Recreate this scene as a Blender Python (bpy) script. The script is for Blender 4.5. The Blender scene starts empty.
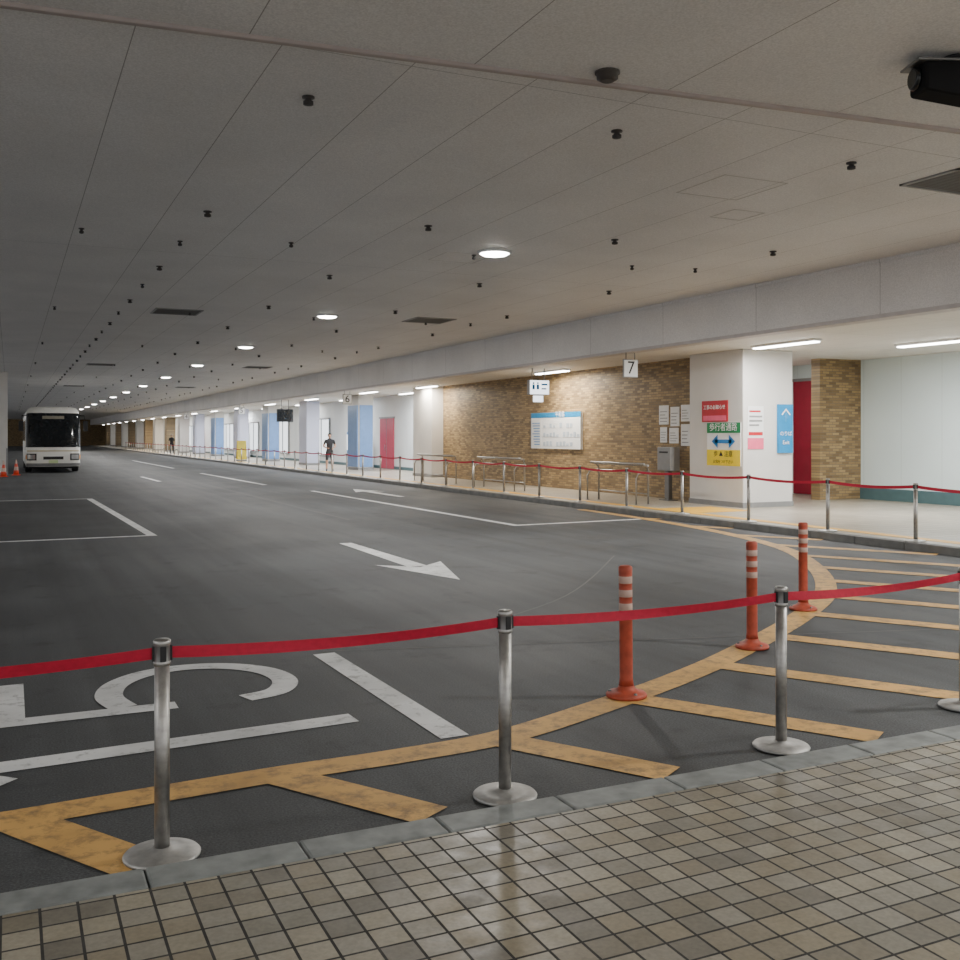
import bpy, bmesh, math, random
from mathutils import Vector, Matrix
random.seed(7)
scene = bpy.context.scene
COL = scene.collection

# ------------------------------------------------------------ materials
def newmat(name):
    m = bpy.data.materials.new(name); m.use_nodes = True
    nt = m.node_tree
    return m, nt, nt.nodes['Principled BSDF']

def simple(name, col, rough=0.5, metal=0.0, var=0.06, scale=6.0):
    m, nt, b = newmat(name)
    b.inputs['Roughness'].default_value = rough
    b.inputs['Metallic'].default_value = metal
    tc = nt.nodes.new('ShaderNodeTexCoord')
    n = nt.nodes.new('ShaderNodeTexNoise'); n.inputs['Scale'].default_value = scale
    n.inputs['Detail'].default_value = 4
    nt.links.new(tc.outputs['Object'], n.inputs['Vector'])
    r = nt.nodes.new('ShaderNodeValToRGB')
    r.color_ramp.elements[0].position = 0.3; r.color_ramp.elements[1].position = 0.7
    r.color_ramp.elements[0].color = tuple(max(0, c*(1-var)) for c in col)+(1,)
    r.color_ramp.elements[1].color = tuple(min(1, c*(1+var)) for c in col)+(1,)
    nt.links.new(n.outputs['Fac'], r.inputs['Fac'])
    nt.links.new(r.outputs['Color'], b.inputs['Base Color'])
    return m

def vec_map(nt, order):
    tc = nt.nodes.new('ShaderNodeTexCoord')
    s = nt.nodes.new('ShaderNodeSeparateXYZ'); c = nt.nodes.new('ShaderNodeCombineXYZ')
    nt.links.new(tc.outputs['Object'], s.inputs[0])
    for i, ch in enumerate(order):
        nt.links.new(s.outputs[ch], c.inputs[i])
    return c.outputs[0], tc

def mixc(nt, fac, a, b, blend='MIX'):
    n = nt.nodes.new('ShaderNodeMix'); n.data_type = 'RGBA'; n.blend_type = blend
    for sock, v in ((n.inputs[0], fac), (n.inputs[6], a), (n.inputs[7], b)):
        if isinstance(v, bpy.types.NodeSocket): nt.links.new(v, sock)
        elif isinstance(v, (int, float)): sock.default_value = v
        else: sock.default_value = tuple(v)+(1,)
    return n.outputs[2]

def ramp(nt, src, p0, p1, c0=(0,0,0), c1=(1,1,1)):
    r = nt.nodes.new('ShaderNodeValToRGB')
    r.color_ramp.elements[0].position = p0; r.color_ramp.elements[1].position = p1
    r.color_ramp.elements[0].color = tuple(c0)+(1,); r.color_ramp.elements[1].color = tuple(c1)+(1,)
    nt.links.new(src, r.inputs['Fac']); return r.outputs['Color']

def noise(nt, vec, scale, detail=4, rough=0.5):
    n = nt.nodes.new('ShaderNodeTexNoise'); n.inputs['Scale'].default_value = scale
    n.inputs['Detail'].default_value = detail; n.inputs['Roughness'].default_value = rough
    nt.links.new(vec, n.inputs['Vector']); return n.outputs['Fac']

def brickmat(name, order, w, h, c1, c2, mortar, msize, offset=0.5, rough=0.6, bump=0.3,
             stain=0.25, offs=(0,0), rough_m=None, msmooth=0.1, palette=None, rvar=0.0):
    m, nt, b = newmat(name)
    v, tc = vec_map(nt, order)
    add = nt.nodes.new('ShaderNodeVectorMath'); add.operation = 'ADD'
    add.inputs[1].default_value = (offs[0], offs[1], 0)
    nt.links.new(v, add.inputs[0]); v = add.outputs[0]
    br = nt.nodes.new('ShaderNodeTexBrick')
    br.offset = offset; br.squash = 1.0
    br.inputs['Scale'].default_value = 1
    br.inputs['Brick Width'].default_value = w; br.inputs['Row Height'].default_value = h
    br.inputs['Mortar Size'].default_value = msize
    br.inputs['Mortar Smooth'].default_value = msmooth
    br.inputs['Color1'].default_value = tuple(c1)+(1,); br.inputs['Color2'].default_value = tuple(c2)+(1,)
    br.inputs['Mortar'].default_value = tuple(mortar)+(1,)
    nt.links.new(v, br.inputs['Vector'])
    col = br.outputs['Color']; cell = None
    if palette:      # individual glaze colour for every tile
        dv = nt.nodes.new('ShaderNodeVectorMath'); dv.operation = 'DIVIDE'; dv.inputs[1].default_value = (w, h, 1)
        fl = nt.nodes.new('ShaderNodeVectorMath'); fl.operation = 'FLOOR'
        sep = nt.nodes.new('ShaderNodeSeparateXYZ'); cmb = nt.nodes.new('ShaderNodeCombineXYZ')
        nt.links.new(v, dv.inputs[0]); nt.links.new(dv.outputs[0], fl.inputs[0])
        nt.links.new(fl.outputs[0], sep.inputs[0])
        nt.links.new(sep.outputs[0], cmb.inputs[0]); nt.links.new(sep.outputs[1], cmb.inputs[1])
        wn = nt.nodes.new('ShaderNodeTexWhiteNoise'); wn.noise_dimensions = '2D'
        nt.links.new(cmb.outputs[0], wn.inputs['Vector'])
        r = nt.nodes.new('ShaderNodeValToRGB'); r.color_ramp.interpolation = 'CONSTANT'
        n = len(palette)
        while len(r.color_ramp.elements) < n: r.color_ramp.elements.new(0.5)
        for i, c in enumerate(palette):
            r.color_ramp.elements[i].position = i/n; r.color_ramp.elements[i].color = tuple(c)+(1,)
        nt.links.new(wn.outputs['Value'], r.inputs['Fac'])
        col = mixc(nt, br.outputs['Fac'], r.outputs['Color'], mortar)
        cell = wn.outputs['Value']
    n1 = noise(nt, v, 0.7, 5)
    st = ramp(nt, n1, 0.3, 0.7, (1-stain,)*3, (1+stain*0.4,)*3)
    out = mixc(nt, 1.0, col, st, 'MULTIPLY')
    n2 = noise(nt, v, 60, 3)
    out = mixc(nt, 1.0, out, ramp(nt, n2, 0.3, 0.7, (0.86,)*3, (1.1,)*3), 'MULTIPLY')
    nt.links.new(out, b.inputs['Base Color'])
    rr = ramp(nt, br.outputs['Fac'], 0.0, 1.0, (rough,)*3, ((rough_m or 0.9),)*3)
    if rvar and cell:
        rr = mixc(nt, 1.0, rr, ramp(nt, noise(nt, v, 9, 4), 0.3, 0.7, (1-rvar,)*3, (1+rvar,)*3), 'MULTIPLY')
    nt.links.new(rr, b.inputs['Roughness'])
    if bump:
        bp = nt.nodes.new('ShaderNodeBump'); bp.inputs['Strength'].default_value = bump
        bp.inputs['Distance'].default_value = 0.004
        inv = nt.nodes.new('ShaderNodeMath'); inv.operation = 'SUBTRACT'; inv.inputs[0].default_value = 1
        nt.links.new(br.outputs['Fac'], inv.inputs[1])
        h_ = inv.outputs[0]
        if rvar:
            ad = nt.nodes.new('ShaderNodeMath'); ad.operation = 'MULTIPLY_ADD'; ad.inputs[1].default_value = 0.35
            nt.links.new(noise(nt, v, 25, 3), ad.inputs[0]); nt.links.new(h_, ad.inputs[2]); h_ = ad.outputs[0]
        nt.links.new(h_, bp.inputs['Height'])
        nt.links.new(bp.outputs['Normal'], b.inputs['Normal'])
    return m

def asphalt(name, base=0.06):
    m, nt, b = newmat(name)
    tc = nt.nodes.new('ShaderNodeTexCoord'); v = tc.outputs['Object']
    fine = ramp(nt, noise(nt, v, 90, 3, 0.7), 0.35, 0.75, (base*0.52,base*0.55,base*0.58), (base*1.6, base*1.69, base*1.78))
    big = ramp(nt, noise(nt, v, 0.4, 7, 0.65), 0.32, 0.68, (0.60,)*3, (1.25,)*3)
    blot = ramp(nt, noise(nt, v, 1.7, 6, 0.7), 0.56, 0.70, (1,1,1), (0.58,)*3)
    mp = nt.nodes.new('ShaderNodeMapping'); mp.inputs['Scale'].default_value = (1.9, 0.07, 1)
    mp.inputs['Rotation'].default_value = (0,0,0.06)
    nt.links.new(v, mp.inputs['Vector'])
    streak = ramp(nt, noise(nt, mp.outputs[0], 1.3, 5, 0.6), 0.38, 0.66, (0.80,)*3, (1.14,)*3)
    o = mixc(nt, 1.0, fine, big, 'MULTIPLY'); o = mixc(nt, 1.0, o, streak, 'MULTIPLY'); o = mixc(nt, 1.0, o, blot, 'MULTIPLY')
    nt.links.new(o, b.inputs['Base Color'])
    rr = ramp(nt, noise(nt, v, 0.8, 4), 0.3, 0.7, (0.62,)*3, (0.76,)*3)
    nt.links.new(rr, b.inputs['Roughness'])
    b.inputs['Specular IOR Level'].default_value = 0.38
    bp = nt.nodes.new('ShaderNodeBump'); bp.inputs['Strength'].default_value = 0.35
    bp.inputs['Distance'].default_value = 0.003
    nt.links.new(noise(nt, v, 120, 2), bp.inputs['Height'])
    nt.links.new(bp.outputs['Normal'], b.inputs['Normal'])
    return m

def paint(name, col, wear0=0.3, wear1=0.5):
    m, nt, b = newmat(name)
    tc = nt.nodes.new('ShaderNodeTexCoord'); v = tc.outputs['Object']
    f = ramp(nt, noise(nt, v, 7, 8, 0.75), wear0, wear1)
    f2 = ramp(nt, noise(nt, v, 1.3, 5, 0.6), 0.25, 0.6, (0.62,)*3, (1,1,1))
    c = mixc(nt, 1.0, col, f2, 'MULTIPLY')
    o = mixc(nt, f, tuple(x*0.35+0.03 for x in col), c)
    nt.links.new(o, b.inputs['Base Color']); b.inputs['Roughness'].default_value = 0.65
    return m

def emis(name, col, s):
    m = bpy.data.materials.new(name); m.use_nodes = True
    nt = m.node_tree; nt.nodes.clear()
    e = nt.nodes.new('ShaderNodeEmission'); e.inputs[0].default_value = tuple(col)+(1,); e.inputs[1].default_value = s
    o = nt.nodes.new('ShaderNodeOutputMaterial'); nt.links.new(e.outputs[0], o.inputs[0]); return m

M = {}
M['asphalt'] = asphalt('asphalt', 0.080)
M['asphalt_patch'] = asphalt('asphalt_patch', 0.048)
M['tile'] = brickmat('paving_tile', 'XYZ', 0.127, 0.127, (0.4,0.35,0.25), (0.3,0.275,0.21), (0.035,0.033,0.03),
                     0.0055, offset=0.0, rough=0.46, bump=0.7, stain=0.28, offs=(0.03, 0.01), rough_m=0.85, rvar=0.25,
                     palette=[(0.27,0.235,0.165),(0.205,0.183,0.135),(0.31,0.28,0.21),(0.235,0.22,0.175),(0.28,0.26,0.21),(0.185,0.17,0.135),(0.335,0.305,0.235),(0.245,0.215,0.155)])
M['tile_far'] = brickmat('paving_tile_far', 'XYZ', 0.3, 0.3, (0.43,0.385,0.31), (0.36,0.32,0.26), (0.2,0.17,0.14),
                     0.006, offset=0.0, rough=0.35, bump=0.2, stain=0.15, rough_m=0.6)
M['brick'] = brickmat('brown_brick', 'YZX', 0.22, 0.068, (0.42,0.285,0.125), (0.17,0.105,0.045), (0.20,0.16,0.11), 0.007,
                      rough=0.55, bump=0.7, stain=0.2)
M['brickx'] = brickmat('brown_brick_x', 'XZY', 0.22, 0.068, (0.42,0.285,0.125), (0.17,0.105,0.045), (0.20,0.16,0.11), 0.007,
                      rough=0.55, bump=0.7, stain=0.2)
M['ceil'] = brickmat('ceiling_panel', 'YXZ', 9.0, 1.02, (0.765,0.755,0.755), (0.745,0.735,0.735), (0.36,0.35,0.345), 0.0045,
                     offset=0.0, rough=0.6, bump=0.0, stain=0.08, offs=(1.7, 0.22))
M['ceil_near'] = brickmat('ceiling_panel_near', 'YXZ', 18.0, 1.70, (0.765,0.755,0.755), (0.745,0.735,0.735), (0.34,0.33,0.325), 0.0045,
                     offset=0.0, rough=0.6, bump=0.0, stain=0.08, offs=(8.5, 0.15))
M['soffit'] = brickmat('soffit_panel', 'YXZ', 2.4, 0.9, (0.76,0.73,0.68), (0.74,0.71,0.66), (0.5,0.48,0.46), 0.006,
                     offset=0.0, rough=0.6, bump=0.0, stain=0.08)
M['fascia'] = brickmat('fascia_panel', 'YZX', 3.0, 8.0, (0.74,0.715,0.70), (0.72,0.70,0.685), (0.45,0.43,0.42), 0.007,
                     offset=0.0, rough=0.5, bump=0.0, stain=0.1, offs=(0,1.0))
M['white_wall'] = brickmat('white_wall_panel', 'YZX', 1.2, 6.0, (0.72,0.81,0.81), (0.70,0.80,0.80), (0.56,0.62,0.62), 0.006,
                     offset=0.0, rough=0.35, bump=0.0, stain=0.05)
M['wall_plain'] = simple('white_wall_paint', (0.74,0.76,0.76), 0.6, var=0.03, scale=1)
M['column'] = simple('column_paint', (0.66,0.64,0.61), 0.5, var=0.04, scale=1.5)
M['lilac'] = simple('lilac_panel', (0.56,0.58,0.72), 0.5, var=0.04, scale=1)
M['blue_panel'] = simple('blue_panel', (0.15,0.28,0.55), 0.4, var=0.06)
M['curb'] = simple('curb_concrete', (0.20,0.215,0.21), 0.6, var=0.28, scale=9)
M['curb_far'] = simple('curb_concrete_far', (0.13,0.13,0.125), 0.7, var=0.2, scale=5)
M['yellow'] = paint('yellow_road_paint', (0.66,0.385,0.115), 0.36, 0.52)
M['white_paint'] = paint('white_road_paint', (0.76,0.77,0.77), 0.33, 0.47)
M['steel'] = simple('brushed_steel', (0.40,0.39,0.375), 0.45, 1.0, var=0.18, scale=25)
M['steel_base'] = simple('scuffed_steel', (0.46,0.455,0.44), 0.55, 0.85, var=0.18, scale=18)
M['steel_dark'] = simple('dark_steel', (0.22,0.22,0.22), 0.45, 0.8)
M['black'] = simple('black_plastic', (0.015,0.015,0.017), 0.6)
M['belt'] = simple('red_belt_webbing', (0.46,0.006,0.035), 0.75, var=0.1, scale=40)
M['orange'] = simple('orange_rubber', (0.40,0.065,0.032), 0.55, var=0.22, scale=15)
M['refl'] = simple('reflective_band', (0.52,0.36,0.30), 0.45, var=0.1, scale=20)
M['white'] = simple('white_board', (0.84,0.85,0.86), 0.4, var=0.02)
M['paper'] = simple('paper_notice', (0.80,0.80,0.79), 0.7, var=0.03)
M['red'] = simple('sign_red', (0.50,0.01,0.02), 0.4)
M['reddoor'] = simple('red_door_paint', (0.30,0.006,0.03), 0.4)
M['pink'] = simple('pink_sign', (0.80,0.12,0.22), 0.5)
M['green'] = simple('sign_green', (0.0,0.24,0.07), 0.4)
M['signyellow'] = simple('sign_yellow', (0.85,0.66,0.01), 0.4)
M['signblue'] = simple('sign_blue', (0.01,0.20,0.55), 0.4)
M['skyblue'] = simple('sign_skyblue', (0.0,0.22,0.50), 0.4)
M['gray'] = simple('gray_metal', (0.28,0.28,0.28), 0.5, 0.3)
M['ventdark'] = simple('vent_grille', (0.10,0.095,0.09), 0.6)
M['base_teal'] = simple('baseboard_teal', (0.07,0.13,0.14), 0.5)
M['buswhite'] = simple('bus_paint', (0.84,0.83,0.78), 0.25, var=0.02)
M['glass_dark'] = simple('tinted_glass', (0.012,0.014,0.016), 0.08)
M['headlamp'] = simple('headlamp_glass', (0.6,0.6,0.6), 0.1, 0.6)
M['amber'] = simple('amber_lens', (0.8,0.3,0.02), 0.3)
M['rubber'] = simple('tyre_rubber', (0.02,0.02,0.02), 0.8)
M['skin'] = simple('skin', (0.52,0.31,0.21), 0.55)
M['hair'] = simple('hair', (0.012,0.01,0.01), 0.5)
M['shirt'] = simple('dark_shirt', (0.018,0.018,0.022), 0.8)
M['shorts'] = simple('dark_shorts', (0.03,0.03,0.035), 0.8)
M['shoe'] = simple('shoe_fabric', (0.06,0.06,0.06), 0.7)
M['lip'] = simple('lip', (0.35,0.11,0.10), 0.5)
M['coneorange'] = simple('cone_plastic', (0.70,0.07,0.03), 0.4)
M['lamp'] = emis('downlight_diffuser', (1.0,0.97,0.90), 30)
M['tube'] = emis('fluorescent_tube', (1.0,0.98,0.94), 22)
M['litpanel'] = emis('lit_panel', (0.90,0.96,1.0), 2.4)
M['litsign'] = emis('lit_sign_face', (0.92,0.96,1.0), 2.6)
M['tactile'] = simple('tactile_yellow', (0.75,0.42,0.04), 0.5)

# ------------------------------------------------------------ mesh helpers
def box(bm, x0,y0,z0,x1,y1,z1, mi=0, mat=None):
    vs = [bm.verts.new(p) for p in ((x0,y0,z0),(x1,y0,z0),(x1,y1,z0),(x0,y1,z0),(x0,y0,z1),(x1,y0,z1),(x1,y1,z1),(x0,y1,z1))]
    if mat is not None:
        for v in vs: v.co = mat @ v.co
    for f in ((0,3,2,1),(4,5,6,7),(0,1,5,4),(1,2,6,5),(2,3,7,6),(3,0,4,7)):
        fc = bm.faces.new([vs[i] for i in f]); fc.material_index = mi
    return vs

def lathe(bm, prof, seg=24, c=(0,0,0), mi=0, mis=None, mat=None):
    rings = []
    for r, z in prof:
        ring = []
        for i in range(seg):
            a = 2*math.pi*i/seg
            p = Vector((c[0]+r*math.cos(a), c[1]+r*math.sin(a), c[2]+z))
            if mat is not None: p = mat @ p
            ring.append(bm.verts.new(p))
        rings.append(ring)
    for k in range(len(rings)-1):
        for i in range(seg):
            j = (i+1) % seg
            f = bm.faces.new((rings[k][i], rings[k][j], rings[k+1][j], rings[k+1][i]))
            f.material_index = mis[k] if mis else mi; f.smooth = True
    f = bm.faces.new(list(reversed(rings[0]))); f.material_index = mis[0] if mis else mi
    f = bm.faces.new(rings[-1]); f.material_index = mis[-1] if mis else mi

def tube(bm, pts, radii, seg=8, mi=0):
    pts = [Vector(p) for p in pts]; rings = []
    if not isinstance(radii, (list, tuple)): radii = [radii]*len(pts)
    for k, p in enumerate(pts):
        if k == 0: t = pts[1]-pts[0]
        elif k == len(pts)-1: t = pts[-1]-pts[-2]
        else: t = (pts[k+1]-pts[k]).normalized()+(pts[k]-pts[k-1]).normalized()
        t.normalize()
        up = Vector((0,0,1)) if abs(t.z) < 0.9 else Vector((0,1,0))
        a = t.cross(up).normalized(); b = t.cross(a).normalized()
        rings.append([bm.verts.new(p+radii[k]*(math.cos(2*math.pi*i/seg)*a+math.sin(2*math.pi*i/seg)*b)) for i in range(seg)])
    for k in range(len(rings)-1):
        for i in range(seg):
            j = (i+1) % seg
            f = bm.faces.new((rings[k][i], rings[k][j], rings[k+1][j], rings[k+1][i])); f.material_index = mi; f.smooth = True
    for r in (rings[0], rings[-1]):
        f = bm.faces.new(r); f.material_index = mi

def sphere(bm, c, s, mi=0, seg=16, rings=10, fn=None):
    r = bmesh.ops.create_uvsphere(bm, u_segments=seg, v_segments=rings, radius=1.0)
    for v in r['verts']:
        p = v.co.copy()
        if fn: p = fn(p)
        v.co = Vector((c[0]+p.x*s[0], c[1]+p.y*s[1], c[2]+p.z*s[2]))
    fs = set(f for v in r['verts'] for f in v.link_faces)
    for f in fs: f.material_index = mi; f.smooth = True
    return r['verts']

def mesh_from(bm, name, mats):
    bmesh.ops.recalc_face_normals(bm, faces=bm.faces[:])
    me = bpy.data.meshes.new(name); bm.to_mesh(me); bm.free()
    for m in mats: me.materials.append(M[m] if isinstance(m, str) else m)
    return me

def obj(name, me, parent=None, loc=(0,0,0), rot=(0,0,0), bevel=0, seg=2):
    o = bpy.data.objects.new(name, me); COL.objects.link(o)
    o.location = loc; o.rotation_euler = rot
    if parent: o.parent = parent
    if bevel:
        b = o.modifiers.new('bevel', 'BEVEL'); b.width = bevel; b.segments = seg; b.limit_method = 'ANGLE'
    return o

def root(name, loc=(0,0,0), rot=(0,0,0)):
    e = bpy.data.objects.new(name, None); COL.objects.link(e); e.empty_display_size = 0.2
    e.location = loc; e.rotation_euler = rot; return e

def boxobj(name, b, mat, parent=None, bevel=0):
    bm = bmesh.new(); box(bm, *b)
    return obj(name, mesh_from(bm, name, [mat]), parent, bevel=bevel)

FACE_ROAD = Matrix(((0,0,-1),(-1,0,0),(0,1,0)))      # faces -X
FACE_CAM = Matrix(((1,0,0),(0,0,-1),(0,1,0)))        # faces -Y
def text(body, size, loc, mat, parent, face, name='lettering', align='CENTER'):
    c = bpy.data.curves.new(name, 'FONT'); c.body = body; c.size = size
    c.align_x = align; c.align_y = 'CENTER'; c.extrude = 0.001
    c.materials.append(M[mat])
    o = bpy.data.objects.new(name, c); COL.objects.link(o)
    o.matrix_world = Matrix.Translation(Vector(loc)) @ face.to_4x4()
    if parent:
        o.parent = parent
        o.matrix_parent_inverse = Matrix.Translation(-Vector(parent.location))
    return o

# ------------------------------------------------------------ constants
ZC = 4.64          # main ceiling
ZS = 3.72          # platform soffit
SW = 0.12          # far platform height
SN = 0.04          # near platform height
XE = 190.0

# ------------------------------------------------------------ shell
boxobj('floor', (-9, 4.15, -0.2, 12.47, XE, 0.0), 'asphalt')
boxobj('floor_near_platform', (-9, -9, -0.2, 20, 3.952, SN), 'tile')
boxobj('floor_far_platform', (12.62, 4.15, -0.2, 20, XE, SW), 'tile_far')
bm = bmesh.new()
x = -8.82
while x < 12.3:
    box(bm, x+0.003, 3.955, -0.2, x+0.617, 4.15, SN+0.004); x += 0.62
obj('trim_near_curb', mesh_from(bm, 'near_curb', ['curb']), bevel=0.012)
bm = bmesh.new(); y = 4.15
while y < XE-1:
    box(bm, 12.45, y+0.003, -0.2, 12.62, y+0.997, SW+0.004); y += 1.0
obj('trim_far_curb', mesh_from(bm, 'far_curb', ['curb_far']), bevel=0.015)

def beam_y(x): return 7.33 - 0.094*x
def slab(bm, pts, z0, z1):
    lo = [bm.verts.new((p[0],p[1],z0)) for p in pts]; hi = [bm.verts.new((p[0],p[1],z1)) for p in pts]
    bm.faces.new(list(reversed(lo))); bm.faces.new(hi)
    for i in range(len(pts)):
        j = (i+1) % len(pts); bm.faces.new((lo[i],lo[j],hi[j],hi[i]))
bm = bmesh.new()
slab(bm, [(-9,beam_y(-9)),(12.9,beam_y(12.9)),(12.9,XE),(-9,XE)], ZC, ZC+0.2)
obj('ceiling', mesh_from(bm, 'ceiling', ['ceil']))
bm = bmesh.new()
slab(bm, [(-9,-9),(12.9,-9),(12.9,beam_y(12.9)),(-9,beam_y(-9))], ZC-0.015, ZC+0.2)
obj('ceiling_near', mesh_from(bm, 'ceiling_near', ['ceil_near']))
bm = bmesh.new()
slab(bm, [(-9,beam_y(-9)-0.01),(12.9,beam_y(12.9)-0.01),(12.9,beam_y(12.9)+0.05),(-9,beam_y(-9)+0.05)], ZC-0.045, ZC+0.1)
obj('trim_ceiling_joint', mesh_from(bm, 'ceiling_trim', [simple('trim_paint', (0.42,0.36,0.345), 0.5)]), bevel=0.01)
boxobj('ceiling_platform', (12.9, -9, ZS, 20, XE, ZS+0.2), 'soffit')
bm = bmesh.new(); box(bm, 12.86, -9, ZS, 13.05, XE, ZC+0.1)
obj('wall_fascia', mesh_from(bm, 'fascia', ['fascia']))
bm = bmesh.new(); box(bm, 12.83, -9, ZS-0.05, 13.12, XE, ZS+0.02)
obj('trim_fascia', mesh_from(bm, 'fascia_trim', [simple('lip_paint', (0.50,0.46,0.45), 0.5)]), bevel=0.008)
bm = bmesh.new(); box(bm, 12.84, -9, ZC-0.06, 12.88, XE, ZC+0.01)
obj('trim_ceiling_edge', mesh_from(bm, 'edge_trim', ['fascia']), bevel=0.01)

# unseen left side, invented: open above a parapet so world light enters
boxobj('wall_left_invented', (-9.2, -9, -0.2, -9, XE, 0.9), 'wall_plain')
for y in range(-9, 186, 13):
    p = root('invented_boundary_pillar', (-9.3, y, 0))
    boxobj('shaft', (-0.1,0,0,0.5,0.8,ZC+0.1), 'column', p, bevel=0.02)
    boxobj('plinth', (-0.1,-0.01,0,0.51,0.81,0.12), 'gray', p)
boxobj('wall_back', (-9.2, XE, -0.2, 20.2, XE+0.2, ZC+0.2), 'brickx')
boxobj('wall_right', (20, -9, -0.2, 20.2, 21.8, ZS), 'white_wall')
boxobj('baseboard_right', (19.97, -9, SW, 20.0, 19.3, SW+0.3), 'base_teal')
boxobj('wall_brick', (15.5, 19.8, SW, 15.7, 36.4, ZS), 'brick')
boxobj('wall_brick_return', (18.6, 19.3, SW, 20.0, 19.6, ZS), 'brickx')
boxobj('wall_recess', (15.7, 21.8, SW, 20.2, 22.0, ZS), 'wall_plain')
boxobj('wall_platform', (17.0, 38.2, SW, 17.2, XE, ZS), 'wall_plain')
boxobj('wall_platform_return', (15.7, 38.1, SW, 17.2, 38.3, ZS), 'wall_plain')
boxobj('baseboard_platform', (16.97, 38.3, SW, 17.0, XE, SW+0.15), 'base_teal')

def rdoor(name, x, y, w, h, mat):
    d = root(name, (x, y, SW))
    boxobj('leaf', (-0.05,-w/2,0.02,-0.01,w/2,h), mat, d, bevel=0.005)
    boxobj('frame_top', (-0.08,-w/2-0.06,h,-0.005,w/2+0.06,h+0.08), 'gray', d)
    boxobj('meeting_stile', (-0.06,-0.015,0.02,-0.045,0.015,h), 'gray', d)
    bm = bmesh.new(); tube(bm, [(-0.10,0.12,0.9),(-0.10,0.12,1.2)], 0.015); obj('handle', mesh_from(bm,'h',['steel']), d)
rdoor('door_1', 20.0, 20.72, 2.0, 3.15, 'reddoor')
rdoor('door_2', 17.0, 47.0, 2.0, 2.5, simple('pink_door', (0.55,0.06,0.11), 0.4))

# ------------------------------------------------------------ columns
def column(y0, y1, mat, x0=15.0, x1=16.45, panel=None):
    r = root('platform_column', (x0, y0, SW))
    L = y1-y0; W = x1-x0
    boxobj('shaft', (0,0,0,W,L,ZS-SW), mat, r, bevel=0.02)
    boxobj('plinth', (-0.015,-0.015,0,W+0.01,L+0.01,0.12), 'gray', r)
    if panel:
        boxobj('cladding_front', (-0.05,0.05,0.15,0,L-0.05,3.1), panel, r, bevel=0.01)
        boxobj('cladding_side', (0.05,-0.05,0.15,W-0.05,0,3.1), panel, r, bevel=0.01)
    return r
column(17.93, 19.9, 'column')
column(36.4, 38.4, 'column')
yy = 45.5; k = 0
pan = ['blue_panel', None, 'blue_panel', 'lilac', 'blue_panel', 'lilac']
while yy < XE-3:
    if k < 6: column(yy, yy+1.6, 'lilac' if k % 2 else 'column', x1=15.75, panel=pan[k])
    else: column(yy, yy+1.6, 'brick' if k % 2 else 'column', x1=15.9)
    yy += 9.2; k += 1
r = root('concrete_column', (-1.6, 50, 0))
boxobj('shaft', (0,0,0,1.5,1.5,ZC), 'column', r, bevel=0.02)
boxobj('corner_guard', (1.44,-0.015,0.1,1.515,0.06,1.2), 'gray', r)
boxobj('plinth', (-0.01,-0.01,0,1.52,1.52,0.1), 'gray', r)

for (a, b2) in ((56.8, 63.4), (66.3, 72.5), (75.3, 81.8), (84.5, 90.8), (103, 109)):
    s = root('lit_storefront_panel', (16.95, a, SW))  # glowing glass-front panels for the bright bays along the back wall
    L = b2-a
    boxobj('light_panel', (0.0,0.1,0.5,0.03,L-0.1,2.6), 'litpanel', s)
    bm = bmesh.new()
    box(bm,-0.05,0,0.4,0.04,L,0.5); box(bm,-0.05,0,2.6,0.04,L,2.7)
    n = 4
    for i in range(n+1): box(bm,-0.05,i*L/n-0.04+0.0,0.5,0.04,i*L/n+0.04,2.6)
    obj('frame', mesh_from(bm,'frame',['gray']), s)

# ------------------------------------------------------------ lights
bmh = bmesh.new()
lathe(bmh, [(0.27,0.0),(0.27,-0.03),(0.235,-0.035),(0.225,-0.005)], 32)
dl_rim = mesh_from(bmh, 'rim', ['white'])
bmh = bmesh.new()
lathe(bmh, [(0.225,-0.003),(0.225,-0.03),(0.19,-0.055),(0.08,-0.07)], 32)
dl_disc = mesh_from(bmh, 'disc', ['lamp'])
def add_area(name, parent, loc, sx, sy, power, col, shape='RECTANGLE'):
    l = bpy.data.lights.new(name, 'AREA'); l.shape = shape; l.size = sx
    if shape in ('RECTANGLE','ELLIPSE'): l.size_y = sy
    l.energy = power; l.color = col
    o = bpy.data.objects.new(name, l); COL.objects.link(o); o.location = loc; o.parent = parent
    return o
yy = 14.1 - 2*9.15
for i in range(20):
    if yy > XE-3: break
    px_, py_ = (6.88, yy) if i != 1 else (8.3, 3.6)
    r = root('ceiling_downlight', (px_, py_, ZC-(0.016 if py_ < 6 else 0)))
    obj('rim', dl_rim, r); obj('diffuser', dl_disc, r)
    if yy < 125: add_area('lamp', r, (0,0,-0.09), 0.4, 0.4, 280, (1.0,0.97,0.92), 'DISK')
    yy += 9.15

def batten(x, y, L=2.0, power=60, col=(1.0,0.98,0.94), z=ZS):
    r = root('fluorescent_batten', (x, y, z-0.002))
    bm = bmesh.new(); box(bm,-0.12,-L/2-0.05,-0.05,0.12,L/2+0.05,0.0); obj('housing', mesh_from(bm,'hous',['white']), r, bevel=0.01)
    bm = bmesh.new(); box(bm,-0.09,-L/2,-0.075,0.09,L/2,-0.05); obj('diffuser', mesh_from(bm,'tube',['tube']), r)
    if power: add_area('lamp', r, (0,0,-0.1), 0.16, L, power, col)
for y in (-3.2, 6.6, 16.3, 26.3, 36.3): batten(14.75, y, L=1.8, power=220, col=(1.0,0.90,0.74) if y > 20 else (1.0,0.98,0.94))
for y in (-5.3, 4.7, 14.6): batten(17.3, y, power=210, col=(0.95,0.99,1.0))
batten(17.6, 20.7, L=1.2, power=40)  # extra batten added to brighten the door recess
y = 42.0; k = 0
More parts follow.
